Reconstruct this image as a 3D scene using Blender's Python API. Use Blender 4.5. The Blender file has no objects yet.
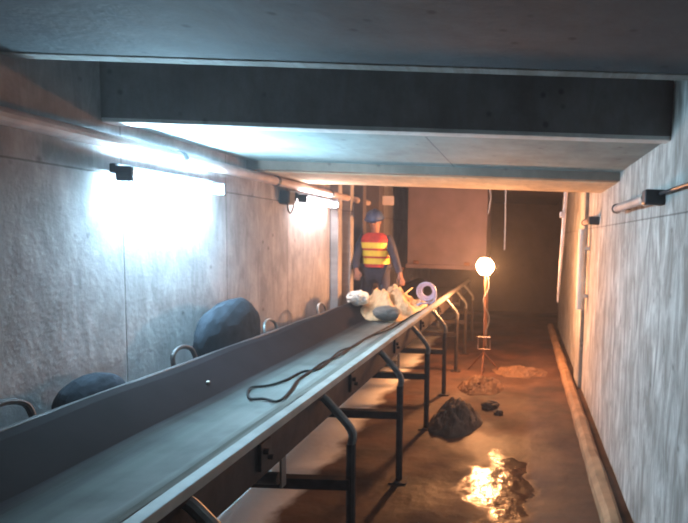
import bpy, bmesh, math, random
from mathutils import Vector, Matrix, noise
random.seed(7)
S = bpy.context.scene
C = S.collection
EYE = 1.94
F = 560.0

# ------------------------------------------------------------------ helpers
def P(px, py, D, ):
    """point of the place that lies D metres down the tunnel on a given line of sight"""
    dx, dy = px - 522, py - 240
    return Vector(((dx + .033*dy)/F*D, D, EYE - (dy - .033*dx)/F*D))

def link(name, bm, mat, parent=None, smooth=False, recalc=True):
    me = bpy.data.meshes.new(name)
    if recalc: bmesh.ops.recalc_face_normals(bm, faces=bm.faces[:])
    bm.to_mesh(me); bm.free()
    for p in me.polygons: p.use_smooth = smooth
    mats = mat if isinstance(mat, (list, tuple)) else [mat]
    for m in mats: me.materials.append(m)
    o = bpy.data.objects.new(name, me); C.objects.link(o)
    if parent is not None:
        o.parent = parent
        pm = Matrix.Translation(parent_origin(parent))
        o.matrix_parent_inverse = pm.inverted()
    return o

def parent_origin(p):
    v = Vector(p.location)
    q = p.parent
    # meshes are written in world coordinates, so only an Empty's own location counts
    return v if p.type == 'EMPTY' else parent_origin(q) if q is not None and False else (v if q is None else Vector((0, 0, 0)))

def tag(o, label=None, cat=None, group=None, kind=None):
    if label: o['label'] = label
    if cat: o['category'] = cat
    if group: o['group'] = group
    if kind: o['kind'] = kind
    return o

def thing(name, loc, label, cat, group=None):
    o = bpy.data.objects.new(name, None); C.objects.link(o)
    o.location = loc; o.empty_display_size = .1
    return tag(o, label, cat, group)

def box(bm, x0, x1, y0, y1, z0, z1, bev=0, mi=0):
    r = bmesh.ops.create_cube(bm, size=1)
    vs = r['verts']
    for v in vs:
        v.co = Vector((x0 + (v.co.x+.5)*(x1-x0), y0 + (v.co.y+.5)*(y1-y0), z0 + (v.co.z+.5)*(z1-z0)))
    fs = {f for v in vs for f in v.link_faces}
    for f in fs: f.material_index = mi
    if bev:
        es = list({e for v in vs for e in v.link_edges})
        bmesh.ops.bevel(bm, geom=es, offset=bev, segments=2, affect='EDGES', profile=.5)
    return vs

def tube(bm, pts, r, n=10, caps=True, mi=0):
    """swept round bar through points, r a number or list"""
    pts = [Vector(p) for p in pts]
    rs = r if isinstance(r, (list, tuple)) else [r]*len(pts)
    rings = []
    up = None
    for i, p in enumerate(pts):
        a = pts[max(i-1, 0)]; b = pts[min(i+1, len(pts)-1)]
        t = (b-a).normalized()
        if up is None:
            up = Vector((0, 0, 1)) if abs(t.z) < .9 else Vector((1, 0, 0))
        u = (up - t*up.dot(t)).normalized(); up = u
        w = t.cross(u)
        rings.append([bm.verts.new(p + (u*math.cos(2*math.pi*k/n) + w*math.sin(2*math.pi*k/n))*rs[i]) for k in range(n)])
    for i in range(len(rings)-1):
        for k in range(n):
            f = bm.faces.new((rings[i][k], rings[i][(k+1) % n], rings[i+1][(k+1) % n], rings[i+1][k]))
            f.material_index = mi; f.smooth = True
    if caps:
        for rg in (rings[0], rings[-1]):
            f = bm.faces.new(rg if rg is rings[-1] else rg[::-1]); f.material_index = mi
    return rings

def smooth_path(pts, n=6):
    pts = [Vector(p) for p in pts]
    out = []
    for i in range(len(pts)-1):
        p0 = pts[max(i-1, 0)]; p1 = pts[i]; p2 = pts[i+1]; p3 = pts[min(i+2, len(pts)-1)]
        for k in range(n):
            t = k/n
            out.append(.5*((2*p1) + (p2-p0)*t + (2*p0-5*p1+4*p2-p3)*t*t + (3*p1-p0-3*p2+p3)*t**3))
    out.append(pts[-1])
    return out

def ball(bm, c, r, seg=16, sc=(1, 1, 1), rot=None, mi=0):
    res = bmesh.ops.create_uvsphere(bm, u_segments=seg, v_segments=max(6, seg//2+2), radius=1)
    for v in res['verts']:
        q = Vector((v.co.x*sc[0]*r, v.co.y*sc[1]*r, v.co.z*sc[2]*r))
        if rot is not None: q = rot @ q
        v.co = q + Vector(c)
    for f in {f for v in res['verts'] for f in v.link_faces}: f.smooth = True; f.material_index = mi
    return res['verts']

# ------------------------------------------------------------------ materials
def mat(name):
    m = bpy.data.materials.new(name); m.use_nodes = True
    nt = m.node_tree
    b = nt.nodes['Principled BSDF']
    return m, nt, b

def simple(name, col, rough=.6, metal=0, var=.25, scale=9, bump=.2, spec=.5):
    m, nt, b = mat(name)
    tc = nt.nodes.new('ShaderNodeTexCoord')
    no = nt.nodes.new('ShaderNodeTexNoise'); no.inputs['Scale'].default_value = scale; no.inputs['Detail'].default_value = 6
    rp = nt.nodes.new('ShaderNodeValToRGB')
    rp.color_ramp.elements[0].position = .3; rp.color_ramp.elements[1].position = .7
    rp.color_ramp.elements[0].color = (*[c*(1-var) for c in col], 1)
    rp.color_ramp.elements[1].color = (*[min(1, c*(1+var)) for c in col], 1)
    bp = nt.nodes.new('ShaderNodeBump'); bp.inputs['Strength'].default_value = bump; bp.inputs['Distance'].default_value = .01
    nt.links.new(tc.outputs['Object'], no.inputs['Vector'])
    nt.links.new(no.outputs['Fac'], rp.inputs['Fac'])
    nt.links.new(rp.outputs['Color'], b.inputs['Base Color'])
    nt.links.new(no.outputs['Fac'], bp.inputs['Height'])
    nt.links.new(bp.outputs['Normal'], b.inputs['Normal'])
    b.inputs['Roughness'].default_value = rough; b.inputs['Metallic'].default_value = metal
    b.inputs['Specular IOR Level'].default_value = spec
    return m

def emit(name, col, strength):
    m, nt, b = mat(name)
    b.inputs['Base Color'].default_value = (.9, .9, .9, 1)
    b.inputs['Emission Color'].default_value = (*col, 1)
    b.inputs['Emission Strength'].default_value = strength
    return m

def concrete(name, col, plane='YZ', seam=True, rough=.85, streak=.5, bw=1.2, rh=1.15, off=(0, 0), stain=(.12, .08, .05)):
    """board-marked concrete: panel joints, vertical runs of damp, mottling, small holes"""
    m, nt, b = mat(name)
    N = nt.nodes.new; L = nt.links.new
    tc = N('ShaderNodeTexCoord'); sp = N('ShaderNodeSeparateXYZ'); L(tc.outputs['Object'], sp.inputs[0])
    cb = N('ShaderNodeCombineXYZ')
    a, c = {'YZ': ('Y', 'Z'), 'XY': ('X', 'Y'), 'XZ': ('X', 'Z')}[plane]
    L(sp.outputs[a], cb.inputs[0]); L(sp.outputs[c], cb.inputs[1])
    mp = N('ShaderNodeMapping'); mp.inputs['Location'].default_value = (off[0], off[1], 0); L(cb.outputs[0], mp.inputs[0])
    # mottling
    n1 = N('ShaderNodeTexNoise'); n1.inputs['Scale'].default_value = 2.2; n1.inputs['Detail'].default_value = 9; n1.inputs['Roughness'].default_value = .65
    L(tc.outputs['Object'], n1.inputs['Vector'])
    n2 = N('ShaderNodeTexNoise'); n2.inputs['Scale'].default_value = 38; n2.inputs['Detail'].default_value = 4
    L(tc.outputs['Object'], n2.inputs['Vector'])
    # runs of damp: noise stretched along the height
    ms = N('ShaderNodeMapping'); ms.inputs['Scale'].default_value = (4.2, 1.1, 1); L(mp.outputs[0], ms.inputs[0])
    n3 = N('ShaderNodeTexNoise'); n3.inputs['Scale'].default_value = 1.9; n3.inputs['Detail'].default_value = 7; n3.inputs['Roughness'].default_value = .68; n3.inputs['Distortion'].default_value = .9
    L(ms.outputs[0], n3.inputs['Vector'])
    r3 = N('ShaderNodeValToRGB'); r3.color_ramp.elements[0].position = .40; r3.color_ramp.elements[1].position = .62
    L(n3.outputs['Fac'], r3.inputs['Fac'])
    base = N('ShaderNodeValToRGB')
    base.color_ramp.elements[0].position = .3; base.color_ramp.elements[1].position = .72
    base.color_ramp.elements[0].color = (*[x*.62 for x in col], 1); base.color_ramp.elements[1].color = (*[min(1, x*1.2) for x in col], 1)
    L(n1.outputs['Fac'], base.inputs['Fac'])
    mx = N('ShaderNodeMix'); mx.data_type = 'RGBA'; mx.blend_type = 'MIX'
    iv = N('ShaderNodeMath'); iv.operation = 'SUBTRACT'; iv.inputs[0].default_value = 1; L(r3.outputs['Color'], iv.inputs[1])
    fm = N('ShaderNodeMath'); fm.operation = 'MULTIPLY'; fm.inputs[1].default_value = streak; L(iv.outputs[0], fm.inputs[0])
    L(fm.outputs[0], mx.inputs['Factor']); L(base.outputs['Color'], mx.inputs['A']); mx.inputs['B'].default_value = (*stain, 1)
    last = mx.outputs['Result']
    hsum = N('ShaderNodeMath'); hsum.operation = 'MULTIPLY_ADD'
    L(n2.outputs['Fac'], hsum.inputs[0]); hsum.inputs[1].default_value = .25; L(n1.outputs['Fac'], hsum.inputs[2])
    hh = hsum.outputs[0]
    if seam:
        br = N('ShaderNodeTexBrick'); br.offset = 0; br.squash = 1
        br.inputs['Scale'].default_value = 1; br.inputs['Mortar Size'].default_value = .006; br.inputs['Mortar Smooth'].default_value = .3
        br.inputs['Brick Width'].default_value = bw; br.inputs['Row Height'].default_value = rh
        br.inputs['Color1'].default_value = (1, 1, 1, 1); br.inputs['Color2'].default_value = (.90, .90, .90, 1); br.inputs['Mortar'].default_value = (.45, .45, .45, 1)
        L(mp.outputs[0], br.inputs['Vector'])
        m2 = N('ShaderNodeMix'); m2.data_type = 'RGBA'; m2.blend_type = 'MULTIPLY'; m2.inputs['Factor'].default_value = .9
        L(last, m2.inputs['A']); L(br.outputs['Color'], m2.inputs['B']); last = m2.outputs['Result']
        hs = N('ShaderNodeMath'); hs.operation = 'SUBTRACT'; L(hh, hs.inputs[0]); L(br.outputs['Fac'], hs.inputs[1]); hh = hs.outputs[0]
    # blow holes
    vo = N('ShaderNodeTexVoronoi'); vo.inputs['Scale'].default_value = 5.5; L(tc.outputs['Object'], vo.inputs['Vector'])
    rv = N('ShaderNodeValToRGB'); rv.color_ramp.elements[0].position = .05; rv.color_ramp.elements[1].position = .13
    rv.color_ramp.elements[0].color = (.45, .45, .45, 1); rv.color_ramp.elements[1].color = (1, 1, 1, 1)
    L(vo.outputs['Distance'], rv.inputs['Fac'])
    m3 = N('ShaderNodeMix'); m3.data_type = 'RGBA'; m3.blend_type = 'MULTIPLY'; m3.inputs['Factor'].default_value = .8
    L(last, m3.inputs['A']); L(rv.outputs['Color'], m3.inputs['B'])
    L(m3.outputs['Result'], b.inputs['Base Color'])
    bp = N('ShaderNodeBump'); bp.inputs['Strength'].default_value = .5; bp.inputs['Distance'].default_value = .02
    L(hh, bp.inputs['Height']); L(bp.outputs['Normal'], b.inputs['Normal'])
    b.inputs['Roughness'].default_value = rough; b.inputs['Specular IOR Level'].default_value = .3
    return m

M = {}
M['wall_l'] = concrete('concrete_left', (.43, .40, .41), rh=2.3, off=(.15, .05), streak=.5, stain=(.16, .16, .155))
M['wall_r'] = concrete('concrete_right', (.74, .72, .69), rh=2.3, off=(-.1, .19), streak=.8, stain=(.22, .20, .18))
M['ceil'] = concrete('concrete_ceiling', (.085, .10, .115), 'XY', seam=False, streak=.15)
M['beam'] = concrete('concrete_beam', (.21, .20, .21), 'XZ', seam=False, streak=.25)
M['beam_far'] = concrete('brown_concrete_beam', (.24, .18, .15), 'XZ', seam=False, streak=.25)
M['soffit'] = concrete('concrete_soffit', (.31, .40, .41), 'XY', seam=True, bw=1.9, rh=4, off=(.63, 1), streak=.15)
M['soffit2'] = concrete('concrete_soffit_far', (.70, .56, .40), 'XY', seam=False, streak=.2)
M['nosing'] = concrete('pale_nosing', (.80, .80, .78), 'XZ', seam=False, streak=.1)  # plain pale tone for the lower edge strip of the beam
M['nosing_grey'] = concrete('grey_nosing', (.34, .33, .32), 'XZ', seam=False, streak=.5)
M['dark_wall'] = concrete('dark_concrete', (.10, .085, .09), 'XZ', seam=False, streak=.3)  # plain dark tone for far walls, upper slabs and the last left ribs

# wet muddy floor
def floor_mat():
    m, nt, b = mat('wet_muddy_floor'); N = nt.nodes.new; L = nt.links.new
    tc = N('ShaderNodeTexCoord')
    n1 = N('ShaderNodeTexNoise'); n1.inputs['Scale'].default_value = 1.7; n1.inputs['Detail'].default_value = 8; n1.inputs['Roughness'].default_value = .6
    L(tc.outputs['Object'], n1.inputs['Vector'])
    rp = N('ShaderNodeValToRGB')
    rp.color_ramp.elements[0].position = .32; rp.color_ramp.elements[0].color = (.012, .006, .005, 1)
    rp.color_ramp.elements[1].position = .70; rp.color_ramp.elements[1].color = (.125, .055, .032, 1)
    L(n1.outputs['Fac'], rp.inputs['Fac'])
    # pale dusty strip, whitened to stand in for lamp light through the belt gap
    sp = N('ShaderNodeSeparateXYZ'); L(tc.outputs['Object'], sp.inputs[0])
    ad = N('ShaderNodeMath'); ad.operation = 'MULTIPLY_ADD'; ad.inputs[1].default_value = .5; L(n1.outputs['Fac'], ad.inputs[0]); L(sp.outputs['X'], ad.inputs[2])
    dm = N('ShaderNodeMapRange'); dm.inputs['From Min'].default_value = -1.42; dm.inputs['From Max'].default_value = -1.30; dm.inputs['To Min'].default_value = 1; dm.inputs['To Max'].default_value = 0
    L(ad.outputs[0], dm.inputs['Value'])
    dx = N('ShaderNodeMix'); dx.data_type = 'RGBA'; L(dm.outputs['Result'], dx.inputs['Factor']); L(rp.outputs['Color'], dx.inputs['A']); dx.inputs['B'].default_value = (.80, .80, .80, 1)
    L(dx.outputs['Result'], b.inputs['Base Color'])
    rr = N('ShaderNodeMapRange'); rr.inputs['From Min'].default_value = .40; rr.inputs['From Max'].default_value = .60
    rr.inputs['To Min'].default_value = .55; rr.inputs['To Max'].default_value = .85
    n2 = N('ShaderNodeTexNoise'); n2.inputs['Scale'].default_value = 1.1; n2.inputs['Detail'].default_value = 3
    L(tc.outputs['Object'], n2.inputs['Vector'])
    L(n2.outputs['Fac'], rr.inputs['Value'])
    # a puddle on the walkway, ragged outline
    pm = N('ShaderNodeMapping'); pm.inputs['Location'].default_value = (.10*2.6, -4.25*1.35, 0); pm.inputs['Scale'].default_value = (2.6, 1.35, 0); L(tc.outputs['Object'], pm.inputs[0])
    pl = N('ShaderNodeVectorMath'); pl.operation = 'LENGTH'; L(pm.outputs[0], pl.inputs[0])
    n4 = N('ShaderNodeTexNoise'); n4.inputs['Scale'].default_value = 3.5; n4.inputs['Detail'].default_value = 4; L(tc.outputs['Object'], n4.inputs['Vector'])
    pa = N('ShaderNodeMath'); pa.operation = 'MULTIPLY_ADD'; pa.inputs[1].default_value = 1.6; L(n4.outputs['Fac'], pa.inputs[0]); L(pl.outputs['Value'], pa.inputs[2])
    pr = N('ShaderNodeMapRange'); pr.inputs['From Min'].default_value = 1.45; pr.inputs['From Max'].default_value = 1.65; L(pa.outputs[0], pr.inputs['Value'])
    rm = N('ShaderNodeMix'); rm.data_type = 'FLOAT'; L(pr.outputs['Result'], rm.inputs['Factor']); rm.inputs['A'].default_value = .17; L(rr.outputs['Result'], rm.inputs['B'])
    L(rm.outputs['Result'], b.inputs['Roughness'])
    n3 = N('ShaderNodeTexNoise'); n3.inputs['Scale'].default_value = 6; n3.inputs['Detail'].default_value = 5
    L(tc.outputs['Object'], n3.inputs['Vector'])
    bp = N('ShaderNodeBump'); bp.inputs['Strength'].default_value = .5; bp.inputs['Distance'].default_value = .03
    L(n3.outputs['Fac'], bp.inputs['Height']); L(bp.outputs['Normal'], b.inputs['Normal'])
    b.inputs['Specular IOR Level'].default_value = .6
    return m
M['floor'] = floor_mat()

def belt_mat():
    m, nt, b = mat('dusty_rubber_belt'); N = nt.nodes.new; L = nt.links.new
    tc = N('ShaderNodeTexCoord'); sp = N('ShaderNodeSeparateXYZ'); L(tc.outputs['Object'], sp.inputs[0])
    ms = N('ShaderNodeMapping'); ms.inputs['Scale'].default_value = (9, .5, 1); L(tc.outputs['Object'], ms.inputs[0])
    n1 = N('ShaderNodeTexNoise'); n1.inputs['Scale'].default_value = 2; n1.inputs['Detail'].default_value = 7; L(ms.outputs[0], n1.inputs['Vector'])
    # settled dust lies on the flat middle and near wing; the far wing rubs clean
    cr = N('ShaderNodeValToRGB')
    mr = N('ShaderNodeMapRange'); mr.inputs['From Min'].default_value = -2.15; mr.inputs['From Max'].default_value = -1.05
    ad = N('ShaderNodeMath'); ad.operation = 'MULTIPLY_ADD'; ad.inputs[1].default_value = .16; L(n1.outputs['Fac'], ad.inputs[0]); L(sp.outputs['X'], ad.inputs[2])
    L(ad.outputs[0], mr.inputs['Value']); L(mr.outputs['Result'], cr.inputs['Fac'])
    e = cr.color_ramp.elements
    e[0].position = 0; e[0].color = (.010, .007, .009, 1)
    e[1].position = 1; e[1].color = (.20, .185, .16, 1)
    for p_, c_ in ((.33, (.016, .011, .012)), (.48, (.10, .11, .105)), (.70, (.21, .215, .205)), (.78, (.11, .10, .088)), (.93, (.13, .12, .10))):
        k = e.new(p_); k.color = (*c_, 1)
    n2 = N('ShaderNodeTexNoise'); n2.inputs['Scale'].default_value = 5; n2.inputs['Detail'].default_value = 8; L(tc.outputs['Object'], n2.inputs['Vector'])
    mx = N('ShaderNodeMix'); mx.data_type = 'RGBA'; mx.blend_type = 'MULTIPLY'; mx.inputs['Factor'].default_value = .7
    r2 = N('ShaderNodeValToRGB'); r2.color_ramp.elements[0].position = .3; r2.color_ramp.elements[0].color = (.55, .55, .55, 1); r2.color_ramp.elements[1].position = .6
    L(n2.outputs['Fac'], r2.inputs['Fac']); L(cr.outputs['Color'], mx.inputs['A']); L(r2.outputs['Color'], mx.inputs['B'])
    L(mx.outputs['Result'], b.inputs['Base Color'])
    bp = N('ShaderNodeBump'); bp.inputs['Strength'].default_value = .3; bp.inputs['Distance'].default_value = .008
    L(n2.outputs['Fac'], bp.inputs['Height']); L(bp.outputs['Normal'], b.inputs['Normal'])
    b.inputs['Roughness'].default_value = .8; b.inputs['Specular IOR Level'].default_value = .06
    return m
M['belt'] = belt_mat()
M['steel'] = simple('dark_painted_steel', (.045, .035, .035), .55, .3, .4, 14)
M['edge'] = simple('worn_bright_steel_edge', (.36, .355, .33), .6, 0, .2, 8)
M['arm'] = simple('grey_galvanised_steel', (.22, .22, .22), .45, .6, .2, 12)
M['rust'] = simple('rusty_steel', (.20, .085, .05), .7, .2, .4, 10)
M['plate'] = simple('red_brown_plate', (.16, .12, .15), .8, 0, .15, 4)
M['pipe'] = simple('dusty_pink_pipe', (.42, .33, .31), .6, 0, .2, 6)
M['rubber'] = simple('black_rubber', (.010, .010, .011), .7, 0, .3, 20, .2, .15)
M['lampbody'] = simple('dark_lamp_housing', (.05, .055, .065), .5, .2, .2, 15)
M['glass'] = simple('milky_tube', (.72, .70, .66), .2, 0, .05, 5, .02)
M['sack'] = simple('tan_sackcloth', (.62, .46, .28), .9, 0, .25, 14, .5)
M['sackdark'] = simple('dark_wet_cloth', (.13, .14, .14), .7, 0, .25, 14, .4)
M['lumpblue'] = simple('dark_blue_grey_lump', (.03, .035, .045), 1, 0, .3, 12, .3, .1)
M['rag'] = simple('white_rag', (.75, .74, .70), .9, 0, .1, 12, .4)
M['hose'] = simple('pale_blue_hose', (.40, .46, .78), .4, 0, .15, 8, .05)
M['mud'] = simple('grey_mud', (.10, .08, .07), .8, 0, .4, 7, .9)
M['mudbrown'] = simple('brown_mud', (.15, .08, .048), .75, 0, .4, 6, .9)
M['kerb'] = simple('muddy_kerb', (.36, .21, .12), .8, 0, .35, 6, .8)
M['skin'] = simple('skin', (.30, .15, .11), .55, 0, .1, 12, .05)
M['jacket'] = simple('dark_blue_jacket', (.045, .045, .075), .85, 0, .25, 20, .4)
M['trouser'] = simple('dark_work_trousers', (.035, .035, .06), .9, 0, .25, 20, .4)
M['helmet'] = simple('blue_helmet', (.06, .10, .22), .4, 0, .1, 6, .03)
M['hair'] = simple('black_hair', (.01, .01, .012), .6, 0, .2, 30, .3)
M['glove'] = simple('grey_glove', (.20, .17, .16), .85, 0, .2, 30, .3)
M['white_plate'] = simple('pale_enamel_plate', (.62, .58, .66), .4, 0, .06, 8, .03)
M['glint_white'] = simple('white_glint', (.85, .80, .70), .6, 0, .1, 30, .2)
M['vest'] = simple('red_vest', (.55, .05, .04), .75, 0, .15, 20, .2)
M['stripe'] = simple('yellow_reflective_tape', (.95, .75, .10), .4, 0, .08, 20, .05)
M['offwhite'] = simple('offwhite_surface', (.85, .78, .72), .4, 0, .08, 10, .1)  # off-white, shared by the upright pipe and the hanging ropes
M['rod'] = simple('bright_steel_rod', (.80, .76, .78), .35, .3, .08, 10, .05)

# ------------------------------------------------------------------ setting
XL, XR = -2.46, .83
YB, YE = -4.0, 15.0
def struct(name, bm, m, label=None):
    o = link(name, bm, m); o['kind'] = 'structure'
    if label: o['label'] = label
    return o
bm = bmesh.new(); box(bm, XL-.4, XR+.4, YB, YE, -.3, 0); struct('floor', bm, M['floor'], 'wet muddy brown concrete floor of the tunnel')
bm = bmesh.new(); box(bm, XL-.3, XL, YB, YE, 0, EYE+1.2); struct('wall_left', bm, M['wall_l'], 'pale grey concrete wall with the lit lamps')
bm = bmesh.new(); box(bm, XR, XR+.3, YB, 12.6, 0, EYE+1.2); struct('wall_right', bm, M['wall_r'], 'grey streaked concrete wall beside the walkway')
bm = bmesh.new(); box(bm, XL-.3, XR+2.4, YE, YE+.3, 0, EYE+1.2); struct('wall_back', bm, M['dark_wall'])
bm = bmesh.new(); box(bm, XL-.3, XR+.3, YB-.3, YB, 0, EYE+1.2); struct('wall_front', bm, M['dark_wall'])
# side pocket past the end of the right wall
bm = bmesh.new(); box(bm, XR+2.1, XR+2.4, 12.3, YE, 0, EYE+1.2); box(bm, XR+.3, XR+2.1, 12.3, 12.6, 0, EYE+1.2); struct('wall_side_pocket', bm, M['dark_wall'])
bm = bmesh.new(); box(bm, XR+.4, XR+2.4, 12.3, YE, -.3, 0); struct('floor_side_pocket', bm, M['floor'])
bm = bmesh.new(); box(bm, XR, XR+2.4, 12.3, YE, EYE+1.2, EYE+1.4); struct('ceiling_side_pocket', bm, M['dark_wall'])
# ceiling: near slab, upper slab over the recesses, far slab
bm = bmesh.new()
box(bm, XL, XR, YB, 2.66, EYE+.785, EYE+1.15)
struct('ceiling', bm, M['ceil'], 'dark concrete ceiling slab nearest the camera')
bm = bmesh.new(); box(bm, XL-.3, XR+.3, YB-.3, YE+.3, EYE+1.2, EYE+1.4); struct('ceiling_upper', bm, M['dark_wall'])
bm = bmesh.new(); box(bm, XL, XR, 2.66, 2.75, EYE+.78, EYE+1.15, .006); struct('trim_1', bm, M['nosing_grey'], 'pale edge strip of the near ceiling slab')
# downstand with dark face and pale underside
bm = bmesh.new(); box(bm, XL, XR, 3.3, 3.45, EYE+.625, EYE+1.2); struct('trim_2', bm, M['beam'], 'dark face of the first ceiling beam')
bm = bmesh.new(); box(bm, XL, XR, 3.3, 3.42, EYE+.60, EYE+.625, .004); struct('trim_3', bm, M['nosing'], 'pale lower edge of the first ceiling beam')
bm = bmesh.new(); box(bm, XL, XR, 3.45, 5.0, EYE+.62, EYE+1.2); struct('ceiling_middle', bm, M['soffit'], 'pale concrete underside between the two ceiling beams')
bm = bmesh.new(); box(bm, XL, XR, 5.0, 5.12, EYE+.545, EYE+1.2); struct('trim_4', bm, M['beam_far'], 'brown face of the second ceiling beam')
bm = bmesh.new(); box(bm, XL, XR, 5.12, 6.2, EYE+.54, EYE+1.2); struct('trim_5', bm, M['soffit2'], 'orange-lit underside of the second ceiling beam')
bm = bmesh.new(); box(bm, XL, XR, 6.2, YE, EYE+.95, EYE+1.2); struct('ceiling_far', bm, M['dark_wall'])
# ribs on the left wall beyond the second lamp, pilaster on the right wall
for k, (y, w, d) in enumerate(((7.15, .16, .10), (7.6, .14, .12), (8.05, .16, .16), (8.7, .3, .22))):
    bm = bmesh.new(); box(bm, XL, XL+d, y, y+w, 0, EYE+.95, .01)
    struct('trim_%d' % (6+k), bm, M['wall_l'] if k < 2 else M['dark_wall'])
bm = bmesh.new(); box(bm, XR-.05, XR, 7.3, 7.9, 0, EYE+.95, .01); struct('trim_10', bm, M['wall_r'], 'shallow concrete rib on the right wall')
# kerb on the floor by the right wall
bm = bmesh.new()
n = 90
prof = [(.60, 0), (.605, .07), (.64, .105), (.70, .10), (.735, .06), (.74, 0)]
rows = []
for i in range(n+1):
    y = YB + (12.5-YB)*i/n
    rows.append([bm.verts.new((x + .012*noise.noise(Vector((x*9, y*3, 0))), y, z*(1+.35*noise.noise(Vector((3, y*2.3, x*4)))) )) for x, z in prof])
for i in range(n):
    for k in range(len(prof)-1):
        bm.faces.new((rows[i][k], rows[i][k+1], rows[i+1][k+1], rows[i+1][k])).smooth = True
struct('trim_11', bm, M['kerb'], 'muddy raised kerb along the foot of the right wall')

# ------------------------------------------------------------------ conveyor
ZB = EYE - .85        # belt edge height 1.09
ZF = EYE - 1.03       # belt middle height
Y0, Y1 = -1.2, 11.6
conv = thing('belt_conveyor', (-1.6, 2, 0), 'long troughed rubber belt conveyor on dark steel trestles running down the tunnel', 'conveyor')
XS = [(-2.12, ZB), (-2.07, ZB-.015), (-1.88, ZF+.012), (-1.82, ZF), (-1.46, ZF), (-1.40, ZF+.012), (-1.17, ZB-.012), (-1.13, ZB)]
def surf(x):
    for (a, za), (b, zb) in zip(XS, XS[1:]):
        if a <= x <= b: return za + (zb-za)*(x-a)/(b-a)
    return ZB
def on_belt(px, py, lift=0):
    dx, dy = px-522, py-240
    rx = (dx+.033*dy)/F; rz = -(dy-.033*dx)/F
    lo, hi = .6, 14
    for _ in range(60):
        D = (lo+hi)/2
        if EYE + rz*D > surf(rx*D)+lift: lo = D
        else: hi = D
    return Vector((rx*D, D, EYE+rz*D))
bm = bmesh.new()
n = 130
top, bot = [], []
for i in range(n+1):
    y = Y0 + (Y1-Y0)*i/n
    sag = .006*math.sin(y*5.1)
    top.append([bm.verts.new((x, y, z + sag*(1 if z > ZF+.05 else .4))) for x, z in XS])
    bot.append([bm.verts.new((x, y, z + sag*(1 if z > ZF+.05 else .4) - .014)) for x, z in XS])
K = len(XS)
for i in range(n):
    for k in range(K-1):
        bm.faces.new((top[i][k], top[i][k+1], top[i+1][k+1], top[i+1][k])).smooth = True
        bm.faces.new((bot[i][k], bot[i+1][k], bot[i+1][k+1], bot[i][k+1])).smooth = True
    bm.faces.new((top[i][0], top[i+1][0], bot[i+1][0], bot[i][0]))
    bm.faces.new((top[i][-1], bot[i][-1], bot[i+1][-1], top[i+1][-1]))
for r in (0, n):
    for k in range(K-1):
        bm.faces.new((top[r][k], bot[r][k], bot[r][k+1], top[r][k+1]))
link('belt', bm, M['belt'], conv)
bm = bmesh.new(); box(bm, -1.13, -1.075, Y0, Y1, ZB-.035, ZB+.004, .004); o = link('edge_rail', bm, M['edge'], conv); o['label'] = 'bright worn steel edge rail'
bm = bmesh.new(); box(bm, -2.155, -2.122, Y0, Y1, ZB-.035, ZB, .004); link('edge_rail', bm, M['steel'], conv)
for sx in (-1, 1):       # channel stringers
    bm = bmesh.new()
    xc = -1.10 if sx > 0 else -2.14
    x_in = xc - sx*.05
    box(bm, min(xc, xc-sx*.012), max(xc, xc-sx*.012), Y0, Y1, ZB-.20, ZB-.037)
    box(bm, min(xc, x_in), max(xc, x_in), Y0, Y1, ZB-.21, ZB-.198)
    box(bm, min(xc, x_in), max(xc, x_in), Y0, Y1, ZB-.049, ZB-.037)
    link('stringer', bm, M['steel'], conv)
# trestles: bent pipe legs, crossbar, top bracket
XN, XFAR = -.93, -2.20
trest = [.55, 1.8, 3.05, 4.3, 5.55, 6.8, 8.05, 9.3, 10.55]
for y in trest:
    bm = bmesh.new()
    pts = smooth_path([(-1.085, y-.02, ZB-.05), (-1.05, y-.015, ZB-.085), (-.93, y, ZB-.24), (XN, y, ZB-.33)], 5)
    tube(bm, pts, .024, 10)
    a = link('bent_arm', bm, M['arm'], conv); a['label'] = 'bare grey steel arm'
    bm = bmesh.new()
    tube(bm, [(XN, y, ZB-.32), (XN, y, .012)], .027, 10)
    box(bm, XN-.07, XN+.07, y-.07, y+.07, 0, .012)
    link('leg', bm, M['steel'], conv)
    bm = bmesh.new()
    tube(bm, [(XFAR+.03, y, ZB-.1), (XFAR+.0, y, ZB-.3), (XFAR, y, .012)], .027, 10)
    box(bm, XFAR-.07, XFAR+.07, y-.07, y+.07, 0, .012)
    link('leg', bm, M['steel'], conv)
    bm = bmesh.new(); box(bm, XFAR, XN, y-.03, y+.03, EYE-1.43, EYE-1.37); link('crossbar', bm, M['steel'], conv)
    bm = bmesh.new(); tube(bm, [(-1.12, y+.03, ZB-.19), (-1.5, y+.03, EYE-1.40)], .014, 8); link('diagonal_brace', bm, M['steel'], conv)
# idler sets
for y in [.1, 1.2, 2.35, 3.6, 4.85, 6.1, 7.35, 8.6, 9.9, 11.1]:
    for a, b in (((-2.10, ZB-.055), (-1.88, ZF-.045)), ((-1.84, ZF-.05), (-1.44, ZF-.05)), ((-1.40, ZF-.045), (-1.16, ZB-.055))):
        bm = bmesh.new(); tube(bm, [(a[0], y, a[1]), (b[0], y, b[1])], .033, 12); link('idler_roller', bm, M['arm'], conv)
    # bracket beyond the far belt edge: upright ear with curved hook
    bm = bmesh.new()
    tube(bm, smooth_path([(-2.17, y-.14, ZB-.04), (-2.19, y-.12, ZB+.05), (-2.20, y-.02, ZB+.085), (-2.19, y+.08, ZB+.05), (-2.17, y+.10, ZB-.04)], 5), .014, 8)
    link('idler_bracket', bm, M['arm'] if y > 4 else M['steel'], conv)
    bm = bmesh.new()
    box(bm, -1.098, -1.082, y-.05, y+.05, ZB-.17, ZB-.05, .003)
    tube(bm, [(-1.082, y-.02, ZB-.09), (-1.06, y-.02, ZB-.09)], .014, 8); tube(bm, [(-1.082, y+.02, ZB-.13), (-1.06, y+.02, ZB-.13)], .012, 8)
    link('bolt_plate', bm, M['steel'], conv)
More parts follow.
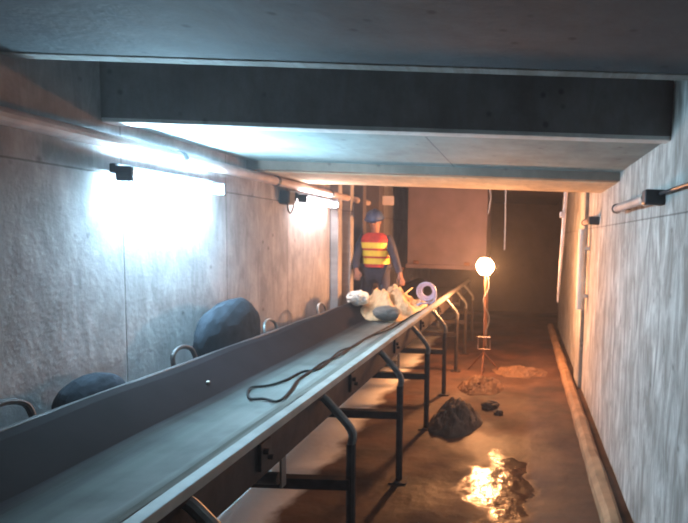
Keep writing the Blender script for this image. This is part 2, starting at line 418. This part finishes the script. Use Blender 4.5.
# hanging return rollers
for y in (2.6, 5.1, 7.5, 10.0):
    bm = bmesh.new(); tube(bm, [(-2.10, y, ZB-.33), (-1.14, y, ZB-.33)], .03, 12); rr = link('return_roller', bm, M['arm'], conv)
    bm = bmesh.new(); box(bm, -1.125, -1.115, y-.025, y+.025, ZB-.37, ZB-.19); link('roller_hanger', bm, M['arm'], conv)
    bm = bmesh.new(); box(bm, -2.12, -2.11, y-.025, y+.025, ZB-.37, ZB-.19); link('roller_hanger', bm, M['arm'], conv)
# head hood
hood = thing('discharge_hood', (-1.36, 10, ZB), 'red-brown steel plate hood over the far end of the conveyor belt', 'chute')
bm = bmesh.new()
y0 = 10.0
box(bm, -2.06, -.66, y0, y0+.02, EYE-.50, EYE+.94)
box(bm, -2.06, -2.04, y0+.02, y0+1.3, EYE-.50, EYE+.94)
box(bm, -.68, -.66, y0+.02, y0+1.3, EYE-.50, EYE+.94)
link('hood_shell', bm, M['plate'], hood)
bm = bmesh.new(); box(bm, -2.08, -.62, y0-.07, y0, EYE-.56, EYE-.49, .006); link('bottom_flange', bm, M['plate'], hood)
for x in (-1.9, -1.0):
    bm = bmesh.new(); box(bm, x-.05, x+.05, y0-.05, y0-.0, EYE-.49, EYE-.43, .01); link('flange_lug', bm, M['rust'], hood)
for x in (-2.19, -.64):
    bm = bmesh.new(); box(bm, x-.03, x+.03, y0+.05, y0+.11, 0, EYE-.56); box(bm, min(x, x*.95-.05), x+.06, y0-.0, y0+.11, EYE-.6, EYE-.56); link('hood_post', bm, M['rust'], hood)

# ------------------------------------------------------------------ lamps
COOL = (.45, .78, 1.0); WHITE = (1, .93, .93); WARM = (1.0, .42, .16)
M['e_cool'] = emit('cool_tube_glow', COOL, 480)
M['e_white'] = emit('white_tube_glow', WHITE, 110)
M['e_warm'] = emit('warm_flood_glow', WARM, 700)
def wall_lamp(y0, y1, label, em):
    x = XL+.12; z = EYE+(.31 if y0 < 5 else .36)
    t = thing('tube_lamp', (XL, (y0+y1)/2, z), label, 'lamp', 'lit tube lamps on the left wall')
    bm = bmesh.new(); box(bm, XL+.035, XL+.075, y0, y1, z-.0, z+.06, .008); link('lamp_housing', bm, M['lampbody'], t)
    bm = bmesh.new(); tube(bm, [(x, y0+.03, z-.005), (x, y1-.03, z-.005)], .03, 12); link('glowing_tube', bm, em, t)
    for y in (y0, y1-.03):
        bm = bmesh.new(); box(bm, XL+.07, XL+.165, y, y+.03, z-.045, z+.045, .006); link('end_cap', bm, M['lampbody'], t)
    for y in (y0+.15, y1-.2):
        bm = bmesh.new(); box(bm, XL-.004, XL+.036, y, y+.05, z+.01, z+.05); link('wall_bracket', bm, M['lampbody'], t)
wall_lamp(3.3, 4.35, 'nearer of the two lit lamps on the left wall, bluish white', M['e_cool'])
wall_lamp(5.95, 7.0, 'farther lit white lamp on the left wall, near the worker', M['e_white'])
# junction box before the second lamp
t = thing('junction_box', (XL, 5.75, EYE+.38), 'small dark junction box at the near end of the farther left wall lamp', 'junction box')
bm = bmesh.new(); box(bm, XL-.004, XL+.09, 5.66, 5.82, EYE+.28, EYE+.42, .01); link('box_body', bm, M['lampbody'], t)
bm = bmesh.new(); box(bm, XL+.09, XL+.10, 5.67, 5.81, EYE+.29, EYE+.41, .004); link('box_lid', bm, M['lampbody'], t)
bm = bmesh.new(); tube(bm, smooth_path([(XL+.05, 5.74, EYE+.28), (XL+.05, 5.76, EYE+.22), (XL+.05, 5.84, EYE+.21), (XL+.05, 5.96, EYE+.37)], 5), .008, 8); link('cable_tail', bm, M['rubber'], t)
# pipe along the left wall top
t = thing('wall_pipe', (XL, 2, EYE+.485), 'dusty pinkish pipe along the top of the left wall above the lamps', 'pipe')
bm = bmesh.new(); tube(bm, [(XL+.075, YB+.02, EYE+.485), (XL+.075, 8.6, EYE+.485)], .042, 14); link('pipe_run', bm, M['pipe'], t)
for y in (.9, 2.4, 3.9, 5.4, 6.9, 8.3):
    bm = bmesh.new()
    tube(bm, [(XL+.075, y, EYE+.485), (XL+.075, y+.04, EYE+.485)], .050, 14); box(bm, XL, XL+.05, y, y+.04, EYE+.47, EYE+.50)
    link('pipe_clamp', bm, M['lampbody'], t)
# unlit tube lamps on the right wall
def right_lamp(y0, y1, z, label, capm):
    t = thing('unlit_tube_lamp', (XR, (y0+y1)/2, z), label, 'lamp', 'unlit lamps on the right wall')
    x = XR-.08
    bm = bmesh.new(); box(bm, XR-.12, XR+.004, y0-.13, y0-.02, z-.045, z+.045, .012); link('junction_box', bm, M['lampbody'], t)
    bm = bmesh.new(); tube(bm, [(x, y0-.03, z), (x, y0+.05, z)], .045, 12); c = link('collar', bm, capm, t); c['label'] = 'pale shiny collar'
    bm = bmesh.new(); tube(bm, [(x, y0+.05, z), (x, y1, z)], .032, 12); link('tube', bm, M['pipe'], t)
    for y in (y0+.2, y1-.15):
        bm = bmesh.new(); box(bm, x, XR+.004, y, y+.03, z-.015, z+.015); link('wall_bracket', bm, M['lampbody'], t)
    bm = bmesh.new(); tube(bm, [(x, y1, z), (x, y1+.05, z)], .04, 12); link('end_cap', bm, M['lampbody'], t)
right_lamp(3.48, 4.6, EYE+.28, 'unlit tube lamp on the right wall nearest the camera, dark box at its near end', M['glass'])
right_lamp(6.35, 7.0, EYE+.24, 'farther unlit lamp on the right wall beside the orange-lit rib', M['rust'])
bm = bmesh.new(); tube(bm, [(XR-.03, YB+.1, EYE+.30), (XR-.03, 3.36, EYE+.30)], .011, 8)
tag(link('conduit', bm, M['lampbody']), 'thin dark conduit on the right wall leading to the nearest unlit lamp', 'conduit')
# pale upright pipe on right wall past the farther lamp
bm = bmesh.new(); tube(bm, [(XR-.10, 7.05, EYE-.85), (XR-.10, 7.05, EYE+.16)], .045, 14); box(bm, XR-.10, XR+.004, 7.02, 7.08, EYE-.1, EYE-.06); box(bm, XR-.10, XR+.004, 7.02, 7.08, EYE-.7, EYE-.66)
tag(link('upright_pipe', bm, M['offwhite']), 'stout short pale upright pipe on the right wall below the farther unlit lamp', 'pipe')

# floodlight on a stand at the far end of the conveyor's near side
lx, ly, lz = -.53, 7.9, EYE-.39
t = thing('work_floodlight', (lx, ly, 0), 'glaring orange floodlight on a thin stand beside the conveyor', 'lamp')
ry = math.radians(4)
def ring_lathe(bm, prof, c, n=24):
    rings = []
    for (y, r) in prof:
        rings.append([bm.verts.new((c[0]+r*math.cos(2*math.pi*k/n), c[1]+y, c[2]+r*math.sin(2*math.pi*k/n))) for k in range(n)])
    for i in range(len(rings)-1):
        for k in range(n):
            bm.faces.new((rings[i][k], rings[i][(k+1) % n], rings[i+1][(k+1) % n], rings[i+1][k])).smooth = True
    bm.faces.new(rings[-1]); bm.faces.new(rings[0])
bm = bmesh.new(); ring_lathe(bm, [(.02, .03), (.0, .055), (.05, .05), (.09, .035), (.12, .02)], (lx, ly+.06, lz)); link('lamp_holder', bm, M['lampbody'], t)
bm = bmesh.new(); ball(bm, (lx, ly-.01, lz), .12, 20); link('glowing_bulb', bm, M['e_warm'], t)
bm = bmesh.new()
for k in range(6):
    a = math.pi*2*k/6
    tube(bm, smooth_path([(lx+.05*math.cos(a), ly+.07, lz+.05*math.sin(a)), (lx+.15*math.cos(a), ly, lz+.15*math.sin(a)), (lx+.06*math.cos(a), ly-.15, lz+.06*math.sin(a))], 4), .003, 6)
link('wire_guard', bm, M['arm'], t)
bm = bmesh.new(); tube(bm, [(lx, ly+.12, 0.03), (lx, ly+.12, lz+.02)], .014, 10); link('stand_pole', bm, M['rust'], t)
for a in (.5, 2.6, 4.7):
    bm = bmesh.new(); tube(bm, [(lx, ly+.12, .30), (lx+.26*math.cos(a), ly+.12+.26*math.sin(a), .012)], .010, 8); link('stand_leg', bm, M['rust'], t)
bm = bmesh.new(); tube(bm, smooth_path([(lx+.02, ly+.15, lz-.05), (lx+.05, ly+.12, lz-.3), (lx-.02, ly+.08, lz-.5), (lx+.07, ly+.10, lz-.75), (lx+.02, ly+.06, lz-1.0), (lx+.06, ly+.1, lz-1.2)], 7), .006, 8); link('cable', bm, M['arm'], t)
# small open frame hung on the stand
bm = bmesh.new()
q = P(482, 344, 7.75)
w = .085
tube(bm, [q+Vector((-w, 0, -w)), q+Vector((w, 0, -w)), q+Vector((w, 0, w)), q+Vector((-w, 0, w)), q+Vector((-w, 0, -w))], .011, 8)
link('socket_frame', bm, M['pipe'], t)
# hanging cords and rod
for px, y0, y1, r, D, nm, lab, m in (
    (505, 170, 250, .007, 7.2, 'hanging_rope', 'long thin pale rope hanging from the ceiling right of the floodlight', 'offwhite'),
    (490, 170, 214, .006, 7.2, 'hanging_rope', 'short kinked rope hanging from the ceiling above the floodlight', 'offwhite')):
    bm = bmesh.new()
    a = P(px, y0, D); b = P(px-2, y1, D); a.z = EYE+.95
    mid = [a.lerp(b, k/6) + Vector((.012*math.sin(k*1.9), 0, 0))*(1 if y1 < 230 else .2) for k in range(7)]
    tube(bm, smooth_path(mid, 4), r, 8)
    tag(link(nm, bm, M[m]), lab, 'rope')
t = thing('hanging_rod', (.56, 7.3, EYE+.95), 'bright steel rod hanging from the ceiling close to the right wall', 'rod')
a = P(565, 190, 7.3); b = P(556, 302, 7.3); a.z = EYE+.95
bm = bmesh.new(); tube(bm, [a, a.lerp(b, .55), b], [.026, .022, .009], 10); link('rod_shaft', bm, M['rod'], t)
q = P(562, 215, 7.3); bm = bmesh.new(); box(bm, q.x-.055, q.x+.02, q.y-.03, q.y+.03, q.z-.04, q.z+.04, .012); link('rod_clamp', bm, M['rod'], t)
# pale plate near the ceiling above the worker
q = P(384, 201, 8.9)
t = thing('enamel_plate', q, 'small pale enamel plate hanging in the dark behind the worker helmet', 'sign')
bm = bmesh.new(); box(bm, q.x-.15, q.x+.15, q.y, q.y+.012, q.z-.07, q.z+.07, .004); link('plate_face', bm, M['white_plate'], t)
for s in (-1, 1):
    bm = bmesh.new(); tube(bm, [(q.x+s*.12, q.y+.006, q.z+.06), (q.x+s*.12, q.y+.006, EYE+.95)], .004, 6); link('hanger_wire', bm, M['arm'], t)

# ------------------------------------------------------------------ things on the belt
# black cable loop
pts = [(418, 312), (400, 322), (382, 332), (366, 337), (350, 347), (336, 352), (325, 361), (312, 371), (296, 374), (280, 382), (262, 388), (244, 390), (240, 396), (243, 402), (256, 402), (272, 404), (283, 394), (292, 382), (304, 374), (318, 364), (334, 357), (352, 345), (372, 334), (392, 324)]
w = [on_belt(x, y, .010) for x, y in pts]
bm = bmesh.new(); sp_ = smooth_path(w, 6)
for p in sp_: p.z = surf(p.x) + .012 + (.012 if 0 else 0)
tube(bm, sp_, .0085, 8)
tag(link('black_cable', bm, M['rubber']), 'thin black cable lying in a long loop on the middle of the belt', 'cable')
# tiny white bead made up to stand in for a glint on the belt
q = on_belt(200, 384, .01)
bm = bmesh.new(); vs = ball(bm, (q.x, q.y, surf(q.x)+.009), .011, 10, (1, 1.2, .8))
tag(link('glint_bead', bm, M['glint_white']), 'tiny white bead standing in for a glint on the dark side of the belt', 'glint_bead')

# crumpled sheets and coil
def blob(name, c, rad, amp, freq, seed, m, parent=None, sc=(1, 1, 1), rot=0, flat=None, sub=4):
    bm = bmesh.new()
    bmesh.ops.create_icosphere(bm, subdivisions=sub, radius=1)
    R = Matrix.Rotation(rot, 3, 'Z')
    for v in bm.verts:
        d = v.co.normalized()
        k = 1 + amp*noise.fractal(d*freq + Vector((seed, seed*1.7, 0)), .8, 2.1, 4)
        q = Vector((d.x*sc[0], d.y*sc[1], d.z*sc[2]))*rad*k
        q = R @ q + Vector(c)
        if flat is not None:
            fz = flat(q.x) if callable(flat) else flat
            if q.z < fz: q.z = fz + .001
        v.co = q
    for f in bm.faces: f.smooth = True
    return link(name, bm, m, parent)
# dark rounded lumps filling the gap between the belt and the left wall
for (x, y, z, sc, seed, lab) in ((-2.29, 4.36, EYE-.84, (.125, .46, .30), 31, 'bigger dark slumped lump between belt and left wall, between the two lit lamps'),
                                 (-2.29, 2.95, EYE-.96, (.11, .24, .17), 42, 'smaller dark lump between belt and left wall, nearest the camera')):
    tag(blob('dark_lump', (x, y, z), 1, .10, .8, seed, M['lumpblue'], None, sc, 0), lab, 'sack')
D = 7.2
c = P(386, 297, D)
t = thing('crumpled_sacking', (c.x, c.y, surf(c.x)), 'crumpled tan sacking heaped on the belt in front of the kneeling worker', 'sacking')
gb = lambda x: surf(x)+.004
# draped sheet made as a height field with folds
def sheet(name, outline_c, hw, hl, hgt, seed, m, parent, rot=0, lift=0):
    bm = bmesh.new(); n = 44
    R = Matrix.Rotation(rot, 3, 'Z'); grid = {}
    for i in range(n+1):
        for j in range(n+1):
            u, v = i/n*2-1, j/n*2-1
            s_, t_ = u*math.sqrt(1-v*v/2), v*math.sqrt(1-u*u/2)   # round outline
            edge = 1 + .16*noise.noise(Vector((s_*2.2, t_*2.2, seed)))
            p = R @ Vector((s_*hw*edge, t_*hl*edge, 0)) + Vector((outline_c[0], outline_c[1], 0))
            rr = math.hypot(s_, t_)
            f = max(0, 1-rr**2.4)
            folds = .5 + .5*math.sin((s_*3.1 + t_*2.3 + 1.5*noise.noise(Vector((s_*1.6, t_*1.6, seed+3))))*2.6)
            h = f*(hgt*(.55+.45*folds) + .25*hgt*noise.fractal(Vector((s_*3, t_*3, seed)), .7, 2, 4))
            grid[i, j] = bm.verts.new((p.x, p.y, surf(p.x) + .006 + lift + max(0, h)))
    for i in range(n):
        for j in range(n):
            bm.faces.new((grid[i, j], grid[i+1, j], grid[i+1, j+1], grid[i, j+1])).smooth = True
    o = link(name, bm, m, parent)
    so = o.modifiers.new('thickness', 'SOLIDIFY'); so.thickness = .005; so.offset = 1
    return o
sheet('sacking_sheet', (-1.68, 7.35), .40, .75, .36, 2.0, M['sack'], t, rot=.1)
o = blob('dark_lining', (-1.60, 6.62, surf(-1.56)+.11), 1, .12, 1.6, 4, M['sackdark'], t, (.17, .12, .09), -.2, gb); o['label'] = 'dark grey wet lining'
o = blob('white_corner', (-2.02, 6.85, surf(-2.02)+.13), 1, .2, 2.0, 9, M['rag'], t, (.13, .16, .09), .3, gb); o['label'] = 'white bunched corner'
for k, (a_, b_) in enumerate((((-1.83, 7.2), (-1.70, 7.5)), ((-1.62, 7.3), (-1.50, 7.62)))):
    bm = bmesh.new()
    z = surf(a_[0])
    tube(bm, [(a_[0], a_[1], z+.20), (b_[0], b_[1], z+.33)], [.018, .008], 8)
    link('fold_tip', bm, M['sack'], t)

q = P(424, 292, 7.4)
t = thing('hose_coil', (q.x, q.y, surf(q.x)), 'small coil of pale blue hose standing on the belt beside the worker hand', 'hose')
bm = bmesh.new(); pts = []
for k in range(76):
    a = k*2*math.pi/24; r = .130 - .0008*k
    pts.append((q.x + r*math.cos(a), q.y - .02 + .0022*k, q.z + r*math.sin(a)))
tube(bm, pts, .013, 8); link('hose_turns', bm, M['hose'], t)
bm = bmesh.new()
tube(bm, smooth_path([pts[0], (q.x+.10, q.y-.05, q.z-.13), (q.x-.06, q.y-.12, surf(q.x)+.05), (q.x-.22, q.y-.10, surf(q.x-.2)+.03)], 6), .017, 8); link('hose_end', bm, M['hose'], t)

# ------------------------------------------------------------------ floor things
def heap(name, x, y, r, h, seed, m, label, cat, sx=1.0, sy=1.0):
    bm = bmesh.new(); n = 40
    g = {}
    for i in range(n+1):
        for j in range(n+1):
            u, v = i/n*2-1, j/n*2-1
            s_, t_ = u*math.sqrt(1-v*v/2), v*math.sqrt(1-u*u/2)
            rr = math.hypot(s_, t_)
            e = 1+.2*noise.noise(Vector((s_*1.8, t_*1.8, seed)))
            z = h*max(0, 1-rr*rr)*(1+.5*noise.fractal(Vector((s_*2.5, t_*2.5, seed)), .8, 2, 5)) + .02*noise.noise(Vector((s_*9, t_*9, seed)))*(rr < .95)
            g[i, j] = bm.verts.new((x+s_*r*sx*e, y+t_*r*sy*e, max(z, 0) if rr < .98 else -.01))
    for i in range(n):
        for j in range(n):
            bm.faces.new((g[i, j], g[i+1, j], g[i+1, j+1], g[i, j+1])).smooth = True
    return tag(link(name, bm, m), label, cat)
heap('spoil_heap', -.66, 5.75, .36, .22, 5, M['mud'], 'rounded dark grey spoil heap at the foot of the conveyor legs', 'spoil', .8, 1.3)
heap('mud_mound', -.50, 7.2, .36, .13, 8, M['mudbrown'], 'low orange-lit mud mound on the floor below the floodlight', 'mud', .9, 1.1)
heap('mud_mound', .02, 8.1, .42, .07, 18, M['mudbrown'], 'flat wide mud mound on the walkway beyond the floodlight', 'mud', 1, .8)
for k, (x, y, r, lab) in enumerate(((-.32, 6.3, .085, 'larger dark lump on the walkway floor beside the spoil heap'), (-.22, 6.1, .05, 'smaller dark lump on the walkway floor right of the larger one'))):
    o = blob('rubble_lump', (x, y, r*.35), r, .35, 1.7, 20+k, M['mud'], None, (1.2, 1, .7), k, 0.0, 3)
    tag(o, lab, 'rubble')

# ------------------------------------------------------------------ the worker
# kneels on the far wing of the belt, facing the camera, head bent, left hand reaching to the hose coil
kx, ky, kz = -2.09, 7.95, ZF+.12
man = thing('person', (kx, ky, kz), 'person in blue helmet and red vest with yellow stripes kneeling on the belt', 'person')
def skin_mesh(name, verts, edges, radii, m, parent, sub=2, root=0):
    me = bpy.data.meshes.new(name)
    me.from_pydata([Vector(v) for v in verts], edges, [])
    me.materials.append(m)
    o = bpy.data.objects.new(name, me); C.objects.link(o)
    o.parent = parent; o.matrix_parent_inverse = Matrix.Translation(parent.location).inverted() if parent.type == 'EMPTY' else Matrix()
    sk = o.modifiers.new('skin', 'SKIN'); sk.use_smooth_shade = True
    lay = me.skin_vertices[0].data
    for i, r in enumerate(radii):
        lay[i].radius = (r, r) if not isinstance(r, tuple) else r
    lay[root].use_root = True
    s = o.modifiers.new('sub', 'SUBSURF'); s.levels = sub; s.render_levels = sub
    return o
hx, hy, hz = kx, ky+.05, kz+.42                # pelvis
J = {
 'pelvis': (hx, hy, hz), 'waist': (hx, hy-.01, hz+.17), 'chest': (hx+.005, hy-.06, hz+.36), 'neck': (hx+.01, hy-.11, hz+.50),
 'neck2': (hx+.012, hy-.135, hz+.55), 'head0': (hx+.015, hy-.16, hz+.62), 'head1': (hx+.015, hy-.17, hz+.72),
 'shR': (hx-.18, hy-.07, hz+.43), 'elR': (hx-.24, hy-.20, hz+.17), 'wrR': (hx-.16, hy-.42, hz+.0),
 'shL': (hx+.19, hy-.07, hz+.43), 'elL': (hx+.30, hy-.16, hz+.16), 'wrL': (hx+.42, hy-.36, hz-.05),
 'hipR': (hx-.10, hy, hz-.04), 'knR': (hx-.13, hy-.10, kz+.055), 'anR': (hx-.13, hy+.33, kz+.05), 'toR': (hx-.13, hy+.42, kz+.04),
 'hipL': (hx+.10, hy, hz-.04), 'knL': (hx+.16, hy-.12, kz+.04), 'anL': (hx+.17, hy+.30, kz+.03), 'toL': (hx+.17, hy+.40, kz+.02)}
R_ = {'pelvis': .135, 'waist': .12, 'chest': .14, 'neck': .065, 'neck2': .052, 'head0': .078, 'head1': .085, 'shR': .062, 'elR': .042, 'wrR': .028,
      'shL': .062, 'elL': .042, 'wrL': .028, 'hipR': .085, 'knR': .058, 'anR': .04, 'toR': .035, 'hipL': .085, 'knL': .058, 'anL': .04, 'toL': .035}
E_ = [('pelvis', 'waist'), ('waist', 'chest'), ('chest', 'neck'), ('neck', 'neck2'), ('neck2', 'head0'), ('head0', 'head1'), ('chest', 'shR'), ('shR', 'elR'), ('elR', 'wrR'),
      ('chest', 'shL'), ('shL', 'elL'), ('elL', 'wrL'), ('pelvis', 'hipR'), ('hipR', 'knR'), ('knR', 'anR'), ('anR', 'toR'), ('pelvis', 'hipL'), ('hipL', 'knL'), ('knL', 'anL'), ('anL', 'toL')]
names = list(J); idx = {k: i for i, k in enumerate(names)}
vv = [J[k] for k in names]; ee = [(idx[a], idx[b]) for a, b in E_]; rad = [R_[k] for k in names]
# hands: palm then five fingers, curled, on the same skin graph
def add_hand(wr, el, side):
    w = Vector(J[wr]); d = (w - Vector(J[el])).normalized()
    acr = d.cross(Vector((0, 0, 1))).normalized()*side
    dn = d.cross(acr).normalized()
    if dn.z > 0: dn = -dn
    b = len(vv)
    vv.append(w + d*.05); rad.append((.034, .02)); ee.append((idx[wr], b))
    vv.append(w + d*.085); rad.append((.034, .017)); ee.append((b, b+1))
    for k, ln in enumerate((.070, .080, .074, .058)):
        off = acr*(-.030 + .020*k)
        r0 = w + d*.095 + off; i0 = len(vv)
        vv.extend([r0, r0 + d*ln*.5 + dn*.012, r0 + d*ln*.8 + dn*.042]); rad.extend([.0095, .0088, .0075])
        ee.extend([(b+1, i0), (i0, i0+1), (i0+1, i0+2)])
    i0 = len(vv); r0 = w + d*.035 - acr*.035
    vv.extend([r0, r0 + d*.035 - acr*.022 + dn*.012, r0 + d*.062 - acr*.018 + dn*.03]); rad.extend([.012, .0105, .009])
    ee.extend([(b, i0), (i0, i0+1), (i0+1, i0+2)])
add_hand('wrR', 'elR', 1); add_hand('wrL', 'elL', -1)
body = skin_mesh('body', vv, ee, rad, M['skin'], man)
def sub_skin(name, keys, grow, m, cut=None):
    ks = list(keys); ii = {k: i for i, k in enumerate(ks)}
    v = [J[k] for k in ks]
    if cut:
        for k, (a, t_) in cut.items(): v[ii[k]] = Vector(J[a]).lerp(Vector(J[k]), t_)
    e = [(ii[a], ii[b]) for a, b in E_ if a in ii and b in ii]
    return skin_mesh(name, v, e, [R_[k]*1.02+grow for k in ks], m, man, 2)
sub_skin('jacket', ['pelvis', 'waist', 'chest', 'neck', 'shR', 'elR', 'wrR', 'shL', 'elL', 'wrL'], .020, M['jacket'], {'wrR': ('elR', .93), 'wrL': ('elL', .93), 'neck': ('chest', .8)})
sub_skin('trousers', ['pelvis', 'hipR', 'knR', 'anR', 'hipL', 'knL', 'anL'], .018, M['trouser'])
for s in ('R', 'L'):
    a = Vector(J['an'+s]); b = Vector(J['to'+s])
    bm = bmesh.new(); ball(bm, a.lerp(b, .7), .06, 14, (.85, 1.7, .8)); link('boot', bm, M['rubber'], man)
# head details: face with nose, brow, eyes, mouth, ears; helmet with brim
tilt = Matrix.Rotation(math.radians(20), 3, 'X')
hc = Vector((hx+.015, hy-.175, hz+.685))
def hp(x, y, z): return hc + tilt @ Vector((x, y, z))
bm = bmesh.new(); ball(bm, hc, 1, 24, (.079, .095, .118), tilt)
for v in bm.verts:
    q = tilt.inverted() @ (v.co - hc)
    if q.z < -.03: q.x *= 1 - .25*min(1, (-q.z-.03)/.09)
    v.co = hc + tilt @ q
ball(bm, hp(0, -.098, -.012), 1, 12, (.014, .022, .024), tilt)
ball(bm, hp(0, -.088, -.058), 1, 12, (.026, .012, .008), tilt)
ball(bm, hp(0, -.086, .022), 1, 12, (.05, .012, .008), tilt)
for s in (-1, 1): ball(bm, hp(s*.080, .0, -.005), 1, 10, (.010, .020, .032), tilt)
link('face', bm, M['skin'], man)
for s in (-1, 1):
    bm = bmesh.new(); ball(bm, hp(s*.030, -.088, .004), 1, 10, (.012, .008, .007), tilt); link('eye', bm, M['hair'], man)
bm = bmesh.new()
ball(bm, hp(0, .025, .01), 1, 20, (.086, .085, .10), tilt); link('hair', bm, M['hair'], man)
bm = bmesh.new()
res = ball(bm, (0, 0, 0), 1, 28, (.122, .145, .118))
bmesh.ops.delete(bm, geom=[v for v in bm.verts if v.co.z < -.005], context='VERTS')
low = [v for v in bm.verts if v.co.z < .02]
bmesh.ops.recalc_face_normals(bm, faces=bm.faces[:])
n = 28
r1 = [bm.verts.new((.121*math.cos(2*math.pi*k/n), .144*math.sin(2*math.pi*k/n), .002)) for k in range(n)]
r2 = [bm.verts.new((.137*math.cos(2*math.pi*k/n), (.160 if math.sin(2*math.pi*k/n) > 0 else .192)*math.sin(2*math.pi*k/n), -.008)) for k in range(n)]
for k in range(n): bm.faces.new((r1[k], r1[(k+1) % n], r2[(k+1) % n], r2[k]))
tube(bm, smooth_path([(0, -.135, .035), (0, -.08, .098), (0, 0, .120), (0, .08, .098), (0, .135, .035)], 5), .010, 8)
for v in bm.verts: v.co = hc + tilt @ (v.co + Vector((0, .005, .045)))
link('helmet', bm, M['helmet'], man, True)
# vest: shell around the chest, with shoulder straps; tape bands as sub-parts
def ring_at(z, dx, dy, yo, n=28, cut=None):
    return [(hx+.004 + dx*math.copysign(abs(math.cos(a))**.75, math.cos(a)), hy + yo + dy*math.copysign(abs(math.sin(a))**.8, math.sin(a)), z) for a in [2*math.pi*k/n for k in range(n)]]
lv = [(hz+.04, .175, .165, -.01), (hz+.12, .172, .162, -.015), (hz+.20, .180, .167, -.03), (hz+.28, .190, .172, -.045), (hz+.36, .198, .178, -.06), (hz+.43, .198, .168, -.07), (hz+.485, .165, .135, -.08), (hz+.52, .105, .10, -.09)]
def shell(bm, levels, t_=0):
    rr = [[bm.verts.new(p) for p in ring_at(z, dx+t_, dy+t_, yo)] for z, dx, dy, yo in levels]
    for i in range(len(rr)-1):
        for k in range(28):
            bm.faces.new((rr[i][k], rr[i][(k+1) % 28], rr[i+1][(k+1) % 28], rr[i+1][k])).smooth = True
bm = bmesh.new(); shell(bm, lv); vest = link('vest', bm, M['vest'], man)
so = vest.modifiers.new('t', 'SOLIDIFY'); so.thickness = .004
def lerp_lv(z):
    for a, b in zip(lv, lv[1:]):
        if a[0] <= z <= b[0]:
            f = (z-a[0])/(b[0]-a[0]); return tuple(a[i]+(b[i]-a[i])*f for i in range(4))
for z in (.085, .195, .305):
    bm = bmesh.new(); shell(bm, [lerp_lv(hz+z), lerp_lv(hz+z+.04), lerp_lv(hz+z+.08)], .005)
    o = link('reflective_band', bm, M['stripe'], vest); o.matrix_parent_inverse = Matrix(); 
    so = o.modifiers.new('t', 'SOLIDIFY'); so.thickness = .003

# ------------------------------------------------------------------ dusty air
# ------------------------------------------------------------------ world, camera, view
wd = bpy.data.worlds.new('underground'); S.world = wd; wd.use_nodes = True
wd.node_tree.nodes['Background'].inputs[0].default_value = (0, 0, 0, 1)
wd.node_tree.nodes['Background'].inputs[1].default_value = 0
vs = wd.node_tree.nodes.new('ShaderNodeVolumeScatter')     # the dusty air of the tunnel
vs.inputs['Density'].default_value = .009; vs.inputs['Anisotropy'].default_value = .3; vs.inputs['Color'].default_value = (.93, .96, 1, 1)
wd.node_tree.links.new(vs.outputs[0], wd.node_tree.nodes['World Output'].inputs['Volume'])
cam = bpy.data.cameras.new('camera'); co = bpy.data.objects.new('camera', cam); C.objects.link(co)
cam.sensor_width = 36; cam.sensor_fit = 'HORIZONTAL'; cam.lens = F/688*36
cam.shift_x = -178/688; cam.shift_y = 28.5/688
cam.clip_start = .05
cam.dof.use_dof = True; cam.dof.focus_distance = 1.0; cam.dof.aperture_fstop = 8.5   # the photograph is slightly out of focus
co.location = (0, 0, EYE)
pitch = math.atan(50/F)
Rm = Matrix.Rotation(math.pi/2 - pitch, 3, 'X') @ Matrix.Rotation(.033, 3, 'Z')
co.rotation_euler = Rm.to_euler()
S.camera = co
S.view_settings.view_transform = 'Standard'; S.view_settings.look = 'None'
S.view_settings.exposure = 0; S.view_settings.gamma = 1; S.view_settings.use_curve_mapping = False
